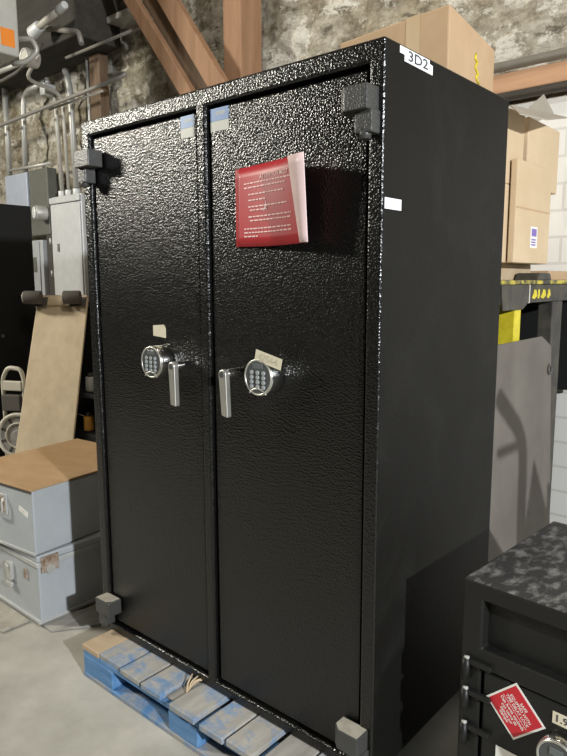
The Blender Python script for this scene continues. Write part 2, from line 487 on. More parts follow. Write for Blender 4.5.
text_into(MB(), '3D2', .012, side_plane(W + .0013, .043, 1.408), .022).build('label_print', 'faded_ink', t4)

# ------------------------------------------------------------------ red card hung on the right door
card = thing('instruction_card', 'red laminated instruction card curling off the right safe door', 'card', (.697, .0095, 1.449))
def card_y(u, v):
    """distance off the door; u 0..1 across, v 0..1 up"""
    k = .045 + .016 * v
    return -.002 - k * u ** 2.2 - .006 * (1 - v) * (1 - u) * 4 * u * .4
CW, CHH = .278, .198
def card_mesh(u0, u1, v0, v1, lift, th, n=16, m=8, fx=None):
    bm = bmesh.new(); A = []; B = []
    for j in range(m + 1):
        ra = []; rb = []
        for i in range(n + 1):
            u = u0 + (u1 - u0) * i / n; v = v0 + (v1 - v0) * j / m
            x = u * CW; z = v * CHH + .006 * math.sin(u * PI) * (v - .4)
            y = card_y(u, v) - lift
            ra.append(bm.verts.new((x, y, z))); rb.append(bm.verts.new((x + th * .4, y + th, z)))
        A.append(ra); B.append(rb)
    for j in range(m):
        for i in range(n):
            bm.faces.new((A[j][i], A[j][i + 1], A[j + 1][i + 1], A[j + 1][i])).smooth = True
            bm.faces.new((B[j][i], B[j + 1][i], B[j + 1][i + 1], B[j][i + 1])).smooth = True
    rim = [(0, i) for i in range(n)] + [(j, n) for j in range(m)] + [(m, i) for i in range(n, 0, -1)] + [(j, 0) for j in range(m, 0, -1)]
    for a, b in zip(rim, rim[1:] + rim[:1]):
        bm.faces.new((A[a[0]][a[1]], B[a[0]][a[1]], B[b[0]][b[1]], A[b[0]][b[1]]))
    bmesh.ops.recalc_face_normals(bm, faces=bm.faces)
    q = MB(); q.bm.free(); q.bm = bm
    return q
card_mesh(0, 1, 0, 1, 0, .0008).build('sheet', 'card_red', card)
def bend(mb, u_of_x=None):
    for v in mb.bm.verts:
        u = v.co.x / CW; w = v.co.z / CHH
        v.co.y = card_y(u, w) - .0013 + v.co.y
        v.co.z += .006 * math.sin(u * PI) * (w - .4)
    return mb
pr_ = MB()
text_into(pr_, 'ATTENTION MOST', .015, front_plane(.150, 0, .168), .115, .0001)
lines = [(.03, .165, .19, 1), (.03, .154, .17, 1), (.045, .136, .165, 0), (.045, .121, .10, 0), (.045, .104, .175, 0), (.05, .095, .10, 0), (.045, .078, .19, 0), (.05, .068, .19, 0), (.03, .047, .19, 1), (.03, .037, .19, 1), (.03, .027, .075, 1)]
for x0, z, x1, _ in lines:
    x = x0 = x0 * 1.1; x1 *= 1.14; z *= .95
    while x < x1:
        w = random.uniform(.006, .016)
        pr_.box((x, -.0001, z - .0016), (min(x + w, x1), .0001, z + .0016)); x += w + .003
bend(pr_).build('printed_text', 'card_print', card)
tm = MB()
for x0, z0, a, l in ((.112, .093, .3, .016), (.108, .085, 1.2, .014), (.120, .088, 2.4, .012), (.116, .098, 1.6, .012)):
    d = Vector((math.cos(a), 0, math.sin(a))); n_ = Vector((-d.z, 0, d.x)) * .0016
    b0 = Vector((x0, -.0002, z0))
    tm.prism([b0 - n_, b0 + d * l, b0 + n_], (0, .0003, 0))
lab(bend(tm).build('tear', 'card_pale', card), 'pale torn spot in the middle of the card')
# pale folded-back strip along the free edge
fb = bmesh.new()
def strip():
    top = [(CW - .056, CHH * 1.0), (CW + .002, CHH * 1.0)]; n = 10
    A = []
    for j in range(n + 1):
        v = j / n
        xa = CW - .018 - .040 * v; xb = CW + .001
        ya = card_y(xa / CW, v) - .012 ; yb = card_y(1, v) - .001
        z = v * (CHH + .002)
        A.append([(xa, ya, z), (xb, yb, z), (xb + .001, yb + .001, z), (xa, ya + .001, z)])
    V = [[fb.verts.new(p) for p in r] for r in A]
    for j in range(n):
        for k in range(4):
            fb.faces.new((V[j][k], V[j][(k + 1) % 4], V[j + 1][(k + 1) % 4], V[j + 1][k])).smooth = k in (0, 2)
    fb.faces.new(V[0][::-1]); fb.faces.new(V[-1])
    bmesh.ops.recalc_face_normals(fb, faces=fb.faces)
strip()
q = MB(); q.bm.free(); q.bm = fb
lab(q.build('folded_edge', 'card_pale', card), 'pale pink folded-back edge of the card')

# ------------------------------------------------------------------ pallet
pal = thing('pallet', 'worn blue wooden pallet under the tall double-door safe', 'pallet', (0, 0, 0))
boards = [(.042, .140, -.122, 'pale_pine', 0), (.142, .256, -.118, 'pallet_deck', 0), (.266, .368, -.125, 'pallet_deck', 0), (.380, .476, -.128, 'pallet_deck', 0),
          (.527, .636, -.135, 'pallet_deck', 0), (.662, .756, -.138, 'pallet_deck_blue', 0), (.765, .862, -.132, 'pallet_deck_blue', 0), (.886, .985, -.120, 'grey_wood', 0), (.995, 1.06, -.12, 'pallet_deck', 0)]
for x0, x1, y0, m, _ in boards:
    b = MB().box((x0, y0 + .004, .100), (x1, .74, .1195), .003).build('deck_board', m, pal)
    if m == 'pale_pine': lab(b, 'bare new pine end of deck board')
lab(MB().box((.478, -.10, .098), (.525, .74, .108), .003).build('deck_board', 'grey_wood', pal), 'broken grey board below the others')
for y0 in (-.115, .27, .64):
    MB().box((.045, y0, .082), (1.05, y0 + .095, .0995), .003).build('stringer_board', 'pallet_blue', pal)
    MB().box((.045, y0 - .003, .0005), (1.05, y0 + .097, .017), .003).build('bottom_board', 'pallet_bottom', pal)
    for x0, x1 in ((.048, .215), (.505, .635), (.93, 1.048)):
        MB().box((x0, y0 - .002, .0175), (x1, y0 + .096, .0815), .003).build('block', 'pallet_blue', pal)
spl = MB()
for i in range(4):
    a = Vector((.508 + i * .006, -.03 - i * .01, .112)); spl.tube([a, a + Vector((.012 - i * .01, .02, .02)), a + Vector((.03 - .02 * i, .05, .012 + .006 * i))], .0028, 6)
lab(spl.build('splinter', 'cardboard_pale', pal), 'split pale splinters of broken board')

# ------------------------------------------------------------------ two grey crates
def crate(name, label, loc, rz, w, d, h, upper):
    c = thing(name, label, 'crate', loc, rz)
    MB().box((-w, 0, 0), (0, d, h - (.008 if upper else .03)), .006).build('body', 'crate_paint', c)
    if upper:
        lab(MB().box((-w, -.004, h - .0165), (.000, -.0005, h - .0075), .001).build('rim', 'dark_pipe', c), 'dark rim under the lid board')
        lab(MB().box((-w - .01, -.006, h - .007), (.003, d + .01, h + .001), .002).build('lid', 'worn_ply', c), 'brown wooden lid')
        MB().box((-w - .002, -.006, 0), (.004, .0, .012), .002).build('bottom_trim', 'crate_edge', c)
        # recessed drop handle on the front
        hx = -w + .385 if False else -.205
        p = MB().box((hx - .055, -.004, h - .135), (hx + .035, .002, h - .05), .002).build('handle_plate', 'crate_edge', c)
        MB().box((hx - .045, -.0055, h - .127), (hx + .025, -.003, h - .058), .001).build('handle_recess', 'rust', p)
        MB().tube([(hx + .028, -.006, h - .06), (hx + .028, -.02, h - .075), (hx + .028, -.02, h - .13), (hx - .045, -.02, h - .13), (hx - .045, -.006, h - .075)], .0045, 8).build('bail', 'galvanised', p)
        lb = MB().prism([(-.088, -.0012, h - .078), (-.030, -.0012, h - .098), (-.036, -.0012, h - .120), (-.092, -.0012, h - .098)], (0, .001, 0)).build('label', 'label_white', c)
        text_into(MB(), '31', .012, front_plane(-.060, -.0018, h - .099, -.3)).build('label_print', 'faded_ink', lb)
    else:
        MB().box((-w - .004, -.008, h - .052), (.006, d + .004, h - .0305), .004).build('rim', 'crate_edge', c)
        MB().box((-w - .002, -.006, h - .030), (.004, d, h - .002), .006).build('lid', 'crate_paint', c)
        lt = MB().box((-.245, -.014, .125), (-.205, .001, .20), .002)
        lt.cyl((-.225, -.013, .185), (-.225, -.024, .185), .010, 14)
        l = lt.build('latch', 'galvanised', c)
        MB().box((-.240, -.022, .100), (-.195, -.008, .118), .002).build('latch_hook', 'galvanised', l)
        lt = MB().box((-.105, -.008, .165), (-.085, .001, .205), .002)
        lab(lt.build('hasp', 'rust', c), 'rusty hasp')
        cl = MB().box((-.008, .010, h - .075), (.012, .085, h - .010), .003).build('corner_clasp', 'rust', c)
        MB().cyl((.008, .045, h - .065), (.018, .045, h - .065), .018, 20).build('clasp_boss', 'galvanised', cl)
        MB().box((-w, -.010, -.001), (.004, d, .014), .002).build('bottom_trim', 'crate_edge', c)
    return c
crate('storage_crate', 'lower grey metal crate on the floor with latch and rusty clasp', (-.368, -.047, .012), 0, .60, .66, .286, False)
crate('storage_crate', 'upper grey metal crate with brown wooden lid, stacked on another crate', (-.366, -.055, .300), math.radians(6), .53, .62, .268, True)
tr = MB().box((-1.05, -.175, .0005), (-.44, -.062, .012), .003)
tag(tr.build('floor_strip', 'bare_steel'), 'pale drilled strip lying on floor before lower grey crate', 'strip')
hm = MB()
tag(MB().prism([(-.43, -.045, .0005), (-.30, -.045, .0005), (-.16, .16, .0005), (-.33, .19, .0005)], (0, 0, .009), .002).build('wood_scrap', 'grey_wood'), 'flat grey wood scrap sticking out under lower grey crate', 'scrap')

# ------------------------------------------------------------------ black cabinet far left
cab = thing('cabinet', 'plain black cabinet at left behind the leaning plank', 'cabinet', (-2.45, .66, 0))
MB().box((-.35, -.06, .03), (.35, .29, 1.84), .006).build('body', 'cabinet_black', cab)
MB().box((-.34, -.05, .0), (.34, .28, .029), .003).build('plinth', 'dark_pipe', cab)
MB().box((-.34, -.078, .05), (.34, -.061, 1.82), .004).build('door', 'cabinet_black', cab)
MB().cyl((.3505, .05, 1.02), (.356, .05, 1.02), .012, 14).build('stud', 'rubber', cab)

# ------------------------------------------------------------------ leaning plank dolly with casters
TLd = Vector((-1.990, .905, 1.265)); wv = Vector((.695, .719, 0)); vv = Vector((.4307, -.416, -.8009))
nv = wv.cross(vv).normalized()
if nv.y > 0: nv = -nv
L = TLd.z / .8009 - .015; wd = .315
Md = Matrix((wv, vv, wv.cross(vv))).transposed().to_4x4(); Md.translation = TLd
dol = thing('dolly', 'pale plywood dolly with dark casters leaning upright behind grey crates', 'dolly', (TLd + vv * L))
Mi = Matrix.Translation(-(TLd + vv * L)) @ Md
s_ = 1 if (wv.cross(vv)).dot(nv) > 0 else -1
def dz(a, b): return (min(a * s_, b * s_), max(a * s_, b * s_))
lo, hi = dz(-.024, 0)
MB().box((0, 0, lo), (wd, L, hi), .004, Mi).build('deck', 'dolly_ply', dol)
lo, hi = dz(0.0005, .018)
MB().box((.004, .0, lo), (wd - .004, .075, hi), .003, Mi).build('cleat', 'dolly_ply', dol)
for x in (.005, wd - .07):
    pl = MB().box((x - .035, .02, min(s_ * .0185, s_ * .022)), (x + .065, .09, max(s_ * .0185, s_ * .022)), .001, Mi).build('caster', 'rubber', dol)
    f = MB(); 
    for e in (-.022, .024):
        f.box((x + e - .004 , .03, min(s_ * .022, s_ * .075)), (x + e, .08, max(s_ * .022, s_ * .075)), .001, Mi)
    f.build('fork', 'dark_pipe', pl)
    MB().cyl(Mi @ Vector((x - .065, .055, s_ * .068)), Mi @ Vector((x + .04, .055, s_ * .068)), .042, 24, bev=.004).build('wheel', 'rubber', pl)
    lab(MB().cyl(Mi @ Vector((x - .072, .055, s_ * .068)), Mi @ Vector((x - .065, .055, s_ * .068)), .035, 24, bev=.002).build('wheel_cap', 'conduit_grey', pl), 'grey wheel cap')

# ------------------------------------------------------------------ hand truck behind the crates
ht = thing('hand_truck', 'grey hand truck with white handle behind left edge of plywood dolly', 'hand truck', (-1.660, .505, 0))
ax = Vector((.55, -.82, .05)).normalized()
cw = Vector((-.125, .12, .44))
whl = MB().cyl(cw - ax * .022, cw + ax * .018, .135, 40, bev=.006).build('wheel', 'wheel_grey', ht)
MB().ring(cw + ax * .018, ax, .128, .012, 44).build('rim', 'ivory_plastic', whl)
MB().ring(cw + ax * .020, ax, .075, .006, 36).build('rim', 'ivory_plastic', whl)
qd = ax.to_track_quat('Z', 'Y')
for i in range(9):
    a = 2 * PI * i / 9
    p = cw + ax * .0185 + qd @ Vector((.095 * math.cos(a), .095 * math.sin(a), 0))
    r = qd @ Vector((math.cos(a), math.sin(a), 0))
    MB().bar(p - r * .022, p + r * .022, .016, .003, 0, ax).build('slot', 'dark_pipe', whl)
MB().cyl(cw + ax * .012, cw + ax * .035, .035, 24, bev=.004).build('hub', 'wheel_grey', whl)
MB().tube([(-.27, .10, .08), (-.265, .105, .50), (-.260, .10, .775), (-.215, .115, .848), (-.135, .155, .838), (-.120, .165, .77), (-.165, .17, .45), (-.18, .17, .08)], .013, 10).build('frame', 'ivory_plastic', ht)
MB().bar((-.252, .10, .735), (-.130, .155, .735), .022, .060, .006).build('grip', 'ivory_plastic', ht)
MB().bar((-.262, .10, .63), (-.15, .16, .63), .05, .10, .006).build('bracket', 'rubber', ht)
MB().box((-.30, .02, .003), (-.10, .20, .02), .003).build('toe_plate', 'wheel_grey', ht)
MB().tube([(-.24, .10, .07), (-.2, .14, .07), (-.16, .16, .07), (-.125, .12, .31)], .010, 8).build('axle_arm', 'wheel_grey', ht)
tc = thing('added_dark_cart', 'made-up dark cart filling the gap between plywood dolly and tall safe', 'cart', (-1.75, 1.22, 0))  # made-up cart; its black panels darken the gap beside the dolly
MB().box((-.85, -.12, .04), (.25, .20, .36), .01).build('body', 'cabinet_black', tc)
MB().box((-.85, -.12, .60), (.25, .20, .63), .006).build('shelf', 'cabinet_black', tc)
MB().box((-.85, .17, .631), (.25, .20, 1.22), .006).build('added_dark_panel', 'cabinet_black', tc)
MB().box((-.85, .185, .361), (.25, .20, .599), .004).build('added_dark_panel', 'cabinet_black', tc)
for x in (-.80, .22): MB().cyl((x, .0, 0), (x, .0, .04), .025, 12).build('foot', 'rubber', tc)
for nm, lb, x, y, zz, m in (('bottle', 'small amber bottle on made-up dark cart behind plywood dolly', -.13, -.06, .3605, 'amber_plastic'), ('bottle', 'small white bottle on made-up dark cart shelf behind plywood dolly', -.10, -.05, .6305, 'panel_white')):
    b_ = thing(nm, lb, 'bottle', (-1.75 + x, 1.22 + y, zz))
    MB().cyl((0, 0, 0), (0, 0, .10), .034, 18, bev=.006).build('bottle_body', m, b_)
    MB().cyl((0, 0, .10), (0, 0, .125), .018, 14, bev=.003).build('cap', 'rubber', b_)

# ------------------------------------------------------------------ electrical gear on the back wall
def wallbox(name, label, cat, a, b, mat, bev=.008, group=None):
    a, b = Vector(a), Vector(b)
    base = Vector(((a.x + b.x) / 2, b.y, a.z))
    t = thing(name, label, cat, base, 0, group)
    MB().box(a - base, b - base, bev).build('enclosure', mat, t)
    return t, base
t, B = wallbox('electrical_panel', 'tall white electrical panel on stone wall beside safe', 'electrical panel', (-3.010, 1.62, 1.235), (-2.570, 1.70, 2.03), 'panel_white')
MB().box(Vector((-3.000, 1.608, 1.25)) - B, Vector((-2.580, 1.6195, 1.965)) - B, .003).build('door', 'panel_white', t)
MB().box(Vector((-3.005, 1.60, 1.975)) - B, Vector((-2.575, 1.6195, 2.02)) - B, .004).build('top_cover', 'panel_white', t)
MB().box(Vector((-2.910, 1.598, 1.60)) - B, Vector((-2.890, 1.6075, 1.66)) - B, .002).build('latch', 'panel_dark', t)
for z in (1.40, 1.66): MB().cyl(Vector((-3.015, 1.60, z)) - B, Vector((-3.015, 1.60, z + .05)) - B, .009, 10).build('hinge', 'galvanised', t)
for x in (-2.90, -2.80, -2.69): MB().cyl(Vector((x, 1.66, 2.03)) - B, Vector((x, 1.66, 2.075)) - B, .030, 16, bev=.004).build('fitting', 'panel_white', t)

t, B = wallbox('meter_cabinet', 'grey meter cabinet, shaded part coloured dark, with blue-grey door and round meter on stone wall', 'cabinet', (-3.700, 1.61, 1.74), (-3.030, 1.70, 2.27), 'panel_dark')  # dark enclosure colour stands for shade on the cabinet's right part
lab(MB().box(Vector((-3.690, 1.59, 1.75)) - B, Vector((-3.320, 1.6095, 2.26)) - B, .004).build('door', 'panel_blue_grey', t), 'blue-grey door')
mt = MB().cyl(Vector((-3.060, 1.61, 1.91)) - B, Vector((-3.085, 1.52, 1.91)) - B, .058, 32, bev=.01).build('meter', 'galvanised', t)
MB().cyl(Vector((-3.085, 1.52, 1.91)) - B, Vector((-3.089, 1.506, 1.91)) - B, .048, 32, bev=.008).build('meter_glass', 'meter_glass', mt)
t, B = wallbox('switch_box', 'small grey switch box with dark label below the meter cabinet', 'switch box', (-3.330, 1.58, 1.235), (-3.110, 1.70, 1.70), 'panel_grey')
MB().box(Vector((-3.320, 1.569, 1.25)) - B, Vector((-3.150, 1.579, 1.69)) - B, .002).build('cover', 'panel_grey', t)
MB().box(Vector((-3.290, 1.565, 1.44)) - B, Vector((-3.190, 1.568, 1.56)) - B).build('label', 'panel_dark', t)
MB().cyl(Vector((-3.270, 1.568, 1.30)) - B, Vector((-3.270, 1.556, 1.30)) - B, .02, 14).build('knockout', 'meter_glass', t)
struct(MB().box((-3.11, 1.62, .9), (-3.02, 1.70, 1.74), .003).build('trim_2', 'dark_pipe'))

def pipe(name, label, pts, r, mat, cat='conduit', group=None):
    o = MB().tube(pts, r).build(name, mat)
    return tag(o, label, cat, group)
pipe('conduit', 'left of three conduits rising from white electrical panel', [(-2.90, 1.66, 2.08), (-2.93, 1.66, 2.80), (-3.01, 1.66, 2.89), (-3.04, 1.66, 2.955)], .017, 'conduit_grey')
pipe('conduit', 'middle of three conduits rising from white electrical panel, looping over at top', [(-2.80, 1.66, 2.08), (-2.83, 1.66, 2.80), (-2.80, 1.35, 2.84), (-2.50, 1.30, 2.93), (-2.60, 1.30, 2.95), (-2.72, 1.30, 2.90)], .014, 'conduit_grey')
pipe('conduit', 'thick right conduit rising from white electrical panel into soffit', [(-2.69, 1.66, 2.08), (-2.71, 1.66, 2.70), (-2.725, 1.66, 2.86), (-2.77, 1.66, 2.965)], .024, 'galvanised')
pipe('conduit', 'straight thin conduit beside brown post', [(-2.46, 1.66, 2.0), (-2.47, 1.66, 2.9895)], .013, 'galvanised')
pipe('conduit', 'bent conduit with dark elbow above meter cabinet', [(-3.385, 1.62, 2.275), (-3.362, 1.62, 2.714), (-3.346, 1.62, 2.845), (-3.266, 1.62, 2.90), (-3.014, 1.62, 2.907)], .022, 'galvanised')
pipe('conduit', 'leftmost pale conduit on stone wall', [(-3.655, 1.62, 2.275), (-3.652, 1.62, 2.985)], .024, 'galvanised')
pipe('pipe', 'long diagonal grey rod across stone wall ending in a hook', [(-3.905, 1.48, 2.605), (-3.535, 1.48, 2.633), (-1.830, 1.48, 2.686), (-1.785, 1.50, 2.705), (-1.894, 1.53, 2.739), (-2.020, 1.53, 2.745)], .014, 'rod_grey', 'pipe')
pipe('pipe', 'upper grey pipe crossing brown post below metal ledge', [(-2.489, 1.50, 2.953), (-1.42, 1.50, 2.953)], .010, 'rod_grey', 'pipe')
pipe('pipe', 'thin short pipe crossing brown post beneath long diagonal rod', [(-2.804, 1.53, 2.655), (-2.10, 1.53, 2.664)], .008, 'conduit_grey', 'pipe')
pipe('pipe', 'level pipe along lower edge of dark soffit at left', [(-4.2, 1.335, 2.975), (-3.2, 1.335, 2.955), (-2.62, 1.335, 2.945)], .018, 'galvanised', 'pipe')
pipe('pipe', 'short level pipe above meter cabinet', [(-3.60, 1.59, 2.30), (-2.92, 1.59, 2.285)], .012, 'galvanised', 'pipe')
pipe('cable', 'sagging black cable under dark soffit at left', [(-3.4, 1.25, 2.93), (-2.9, 1.2, 2.80), (-2.6, 1.2, 2.82), (-2.45, 1.3, 2.99)], .012, 'rubber', 'cable')
jb = thing('junction_box', 'small white junction box under dark soffit', 'junction box', (-2.965, 1.62, 2.80))
MB().box((-.035, -.05, 0), (.035, .05, .085), .006).build('body', 'panel_white', jb)
MB().cyl((0, 0, .085), (0, 0, .13), .016, 14).build('fitting', 'galvanised', jb)
jb = thing('junction_box', 'round grey junction box beside hanging heater at upper left', 'junction box', (-2.62, 1.30, 2.93))
MB().cyl((0, .05, 0), (0, -.05, 0), .062, 24, bev=.012).build('body', 'conduit_grey', jb)
MB().ring((0, -.05, 0), (0, 1, 0), .05, .008, 30).build('rim', 'galvanised', jb)
lp = thing('lamp', 'small white lamp fitting on dark soffit at upper left', 'lamp', (-2.03, 1.22, 3.09))
MB().tube([(-.40, .02, -.03), (-.22, .0, -.02), (-.05, 0, 0)], .022, 12).build('arm', 'conduit_grey', lp)
MB().cyl((-.06, 0, 0), (.03, -.01, .01), .030, 18, r2=.024, bev=.006).build('socket', 'panel_white', lp)
MB().cyl((-.44, .02, -.045), (-.34, .02, -.02), .045, 18, r2=.036, bev=.006).build('shade', 'panel_white', lp)
pipe('pipe', 'grey pipe slanting across dark soffit beside hanging heater', [(-2.55, 1.33, 3.13), (-2.05, 1.33, 2.98), (-2.02, 1.33, 2.90)], .018, 'rod_grey', 'pipe')
ht_ = thing('heater', 'grey hanging heater box with orange label at top left corner', 'heater', (-2.15, .62, 2.67))
MB().box((-.25, -.20, 0), (.25, .213, .55), .012).build('housing', 'heater_grey', ht_)
lab(MB().box((.2495, .100, .045), (.2515, .184, .143), .0008).build('label', 'orange_sticker', ht_), 'orange label')
MB().box((-.24, -.18, .5505), (.24, .19, .60), .004).build('top', 'heater_grey', ht_)
for x in (-.2, .2): MB().cyl((x, .0, .60), (x, .0, 1.83), .008, 8).build('hanger', 'dark_pipe', ht_)
pipe('pipe', 'grey elbow pipe looping out behind hanging heater', [(-2.12, .90, 2.84), (-2.02, .98, 2.84), (-1.99, 1.0, 2.77), (-2.05, .96, 2.71), (-2.13, .90, 2.70)], .016, 'galvanised', 'pipe')

# ------------------------------------------------------------------ timber framing in front of the wall
def timber(name, label, mb, mat):
    return tag(mb.build(name, mat), label, 'post')
tb = MB().box((-2.42, 1.64, 0), (-2.29, 1.72, 2.985), .006)
timber('timber_post', 'brown timber post on stone wall behind crossing pipes at left', tb, 'dark_timber')
tb = MB().box((-.912, 1.54, 0), (-.770, 1.715, 4.49), .006)
timber('timber_post', 'upright brown timber post behind tall safe', tb, 'raw_timber')
def brace(label, p, q, w, h, mat):
    p, q = Vector(p), Vector(q); d = (p - q).normalized()
    o = MB().bar(q - d * .55, p + d * 1.75, w, h, .005, (0, 1, 0)).build('timber_brace', mat)
    return tag(o, label, 'brace')
brace('thin left diagonal timber brace rising from behind safe', (-1.627, 1.45, 3.10), (-1.131, 1.45, 2.47), .085, .05, 'raw_timber')
brace('dark strip added for the shaded gap between two lighter diagonal timber braces', (-1.459, 1.50, 3.06), (-1.042, 1.50, 2.476), .13, .04, 'dark_timber')  # dark timber put in for the shadow gap between the braces
brace('broad right diagonal timber brace leaning against doubled post', (-1.276, 1.45, 3.01), (-.882, 1.45, 2.484), .115, .05, 'raw_timber')
struct(MB().box((.30, 1.60, 2.155), (5.9, 1.74, 2.235), .006).build('trim_3', 'beam_timber'))
pipe('pipe', 'grey pipe running above wooden beam at upper right', [(.25, 1.59, 2.258), (5.5, 1.59, 2.27)], .020, 'rod_grey', 'pipe')
pipe('pipe', 'dark pipe running below wooden beam at upper right', [(.25, 1.59, 2.132), (5.5, 1.59, 2.135)], .020, 'dark_pipe', 'pipe')
tag(MB().box((-2.12, 1.60, 3.125), (-1.60, 1.74, 3.165), .004).build('ledge', 'galvanised'), 'grey metal ledge on stone wall between post and brace', 'ledge')

# ------------------------------------------------------------------ carton on top of the safe
def carton(name, label, loc, rz, w, d, h, mat, seams, group=None):
    c = thing(name, label, 'box', loc, rz, group)
    MB().box((-w, 0, 0), (0, d, h), .006).build('box_body', mat, c)
    for a, b in seams:
        MB().box(a, b).build('tape', 'packing_tape', c)
    return c
bx = thing('cardboard_box', 'long brown cardboard box lying on top of the tall safe', 'box', (1.052, .479, Z0 + H))
MB().prism([(0, 0, 0), (-.40, .048, 0), (-.455, .478, 0), (-.057, .431, 0)], (0, 0, .23), .005).build('box_body', 'cardboard', bx)
e = Vector((-.057, .431, 0)); e1 = Vector((-.40, .048, 0))
MB().prism([e1 * .24 + Vector((0, -.0012, .02)), e1 * .36 + Vector((0, -.0012, .02)), e1 * .36 + Vector((0, -.0012, .2305)), e1 * .24 + Vector((0, -.0012, .2305))], (0, .001, 0)).build('tape', 'packing_tape', bx)
mk = [e * t + Vector((.0015, 0, z)) for t, z in ((.55, .165), (.52, .15), (.58, .145), (.53, .125), (.61, .11), (.55, .10), (.63, .085))]
MB().tube(mk, .004, 6).build('mark', 'rack_yellow', bx)

# ------------------------------------------------------------------ rack with boxes at right
RB = Vector((.75, 1.15, 0))
rk = thing('rack', 'black and yellow steel rack carrying cardboard boxes behind the tall safe', 'rack', RB)
def R_(a, b, name, mat, bev=.003): return MB().box(Vector(a) - RB, Vector(b) - RB, bev).build(name, mat, rk)
R_((1.06, .72, 1.281), (1.10, 1.60, 1.3445), 'side_beam', 'rack_black')
lab(R_((.40, .71, 1.345), (1.106, 1.61, 1.359), 'shelf', 'rack_worn'), 'worn black and yellow shelf')
R_((.42, .72, 1.281), (.46, 1.60, 1.3445), 'side_beam', 'rack_black')
lab(R_((1.015, .930, 0), (1.095, .985, 1.2805), 'post', 'rack_yellow'), 'yellow post')
R_((1.04, 1.30, 0), (1.095, 1.41, 1.2805), 'post', 'rack_black')
R_((.47, 1.585, .90), (1.10, 1.598, 1.2805), 'added_shade_panel', 'cabinet_black', 0)  # dark sheet added in place of shade below the shelf
R_((.42, .80, 0), (.47, .85, 1.2805), 'post', 'rack_black')
R_((.42, 1.50, 0), (.47, 1.55, 1.2805), 'post', 'rack_black')
g_ = MB().prism([Vector(q) - RB for q in ((1.101, .78, 1.344), (1.101, 1.02, 1.344), (1.101, 1.02, 1.285), (1.101, .97, 1.262), (1.101, .80, 1.262))], (.006, 0, 0), .001)
g_.build('gusset', 'rack_black', rk)
lab(MB().box(Vector((1.100, 1.022, 1.281)) - RB, Vector((1.1065, 1.030, 1.344)) - RB).build('weld_strip', 'ivory_plastic', rk), 'pale painted weld strip')
lab(MB().bar(Vector((.62, 1.30, 1.279)) - RB, Vector((.60, 1.10, .60)) - RB, .03, .03, .002).build('brace', 'rack_worn', rk), 'scuffed yellow diagonal brace')
R_((.405, .72, 0), (.4195, 1.60, 1.2805), 'added_dark_panel', 'cabinet_black', 0)  # black backing added to keep the space under the shelf dark
bk_m = MB().prism([Vector(q) - RB for q in ((1.02, 1.10, 1.3595), (1.02, 1.245, 1.3595), (1.02, 1.225, 1.385), (1.02, 1.12, 1.385))], (.085, 0, 0), .004)
bk_m.build('bracket', 'rack_black', rk)
pm = MB()
for y0, w in ((1.065, .05), (1.118, .025), (1.150, .055), (1.212, .04)):
    pm.prism([(1.1003, y0, 1.298), (1.1003, y0 + w * .5, 1.293), (1.1003, y0 + w, 1.305), (1.1003, y0 + w * .8, 1.326), (1.1003, y0 + w * .3, 1.315)], (.0006, 0, 0))
    pm.cyl((1.1003, y0 + w * .5, 1.318), (1.101, y0 + w * .5, 1.318), .010, 10)
lab(pm.build('paint_mark', 'rack_yellow', rk, Matrix.Translation(-RB)), 'yellow painted marks')

pk = thing('wood_plank', 'orange-brown wood block lying on rack shelf under the boxes', 'plank', (.95, 1.02, 1.3595))
MB().box((-.20, -.27, 0), (.062, .26, .058), .003).build('plank', 'pale_pine', pk)
lab(MB().box((.0618, -.12, .010), (.0626, -.085, .048)).build('stamp', 'cardboard', pk), 'brown stamped mark')
tag(MB().box((.80, 1.31, 1.3595), (1.07, 1.56, 1.395), .003).build('wood_plank', 'cardboard'), 'thin brown board at far end of rack shelf', 'plank')
def cart2(label, a, b, mat, extra=None):
    a, b = Vector(a), Vector(b)
    base = Vector(((a.x + b.x) / 2, (a.y + b.y) / 2, a.z))
    t = thing('cardboard_box', label, 'box', base, 0, 'boxes on the rack shelf')
    MB().box(a - base, b - base, .004).build('box_body', mat, t)
    if extra: extra(t, base)
    return t
zt = 1.4178
def fx(t, B):
    MB().box(Vector((1.0795, .937, 1.598)) - B, Vector((1.0808, 1.257, 1.604)) - B).build('seam', 'cardboard', t)
    l = MB().box(Vector((1.0795, 1.075, 1.472)) - B, Vector((1.0806, 1.140, 1.545)) - B).build('label', 'label_white', t)
    m = MB().box(Vector((1.0806, 1.085, 1.512)) - B, Vector((1.0812, 1.130, 1.538)) - B)
    for k in range(3): m.box(Vector((1.0806, 1.085, 1.480 + k * .009)) - B, Vector((1.0812, 1.125, 1.485 + k * .009)) - B)
    m.build('label_print', 'violet_ink', l)
cart2('flattened cardboard box standing in front on rack, with white and purple label', (1.056, .935, 1.3595 + .0585), (1.080, 1.26, 1.755), 'cardboard_pale', fx)
cart2('lower cardboard box on rack beside the tall safe edge', (.72, .76, zt + .0005), (1.050, 1.06, 1.676), 'cardboard_pale')
t = cart2('upper left cardboard box on rack under open grey flaps darkened for shade', (.72, .76, 1.6765), (1.050, 1.055, 1.915), 'cardboard_pale')
B = Vector((.885, .9075, 1.6765))
MB().prism([Vector(p) - B for p in ((1.04, .945, 1.926), (1.13, .80, 1.858), (1.155, .961, 1.866), (1.06, 1.46, 1.975))], (0, 0, .004)).build('flap', 'cardboard_grey_shaded', t)
cart2('lower right cardboard box on rack behind flattened box', (.72, 1.10, zt + .0005), (1.045, 1.295, 1.686), 'cardboard_pale')
t = cart2('upper right cardboard box on rack overhanging the box below', (.72, 1.09, 1.6865), (1.050, 1.405, 1.918), 'cardboard_pale')
B = Vector((.885, 1.2475, 1.6865))
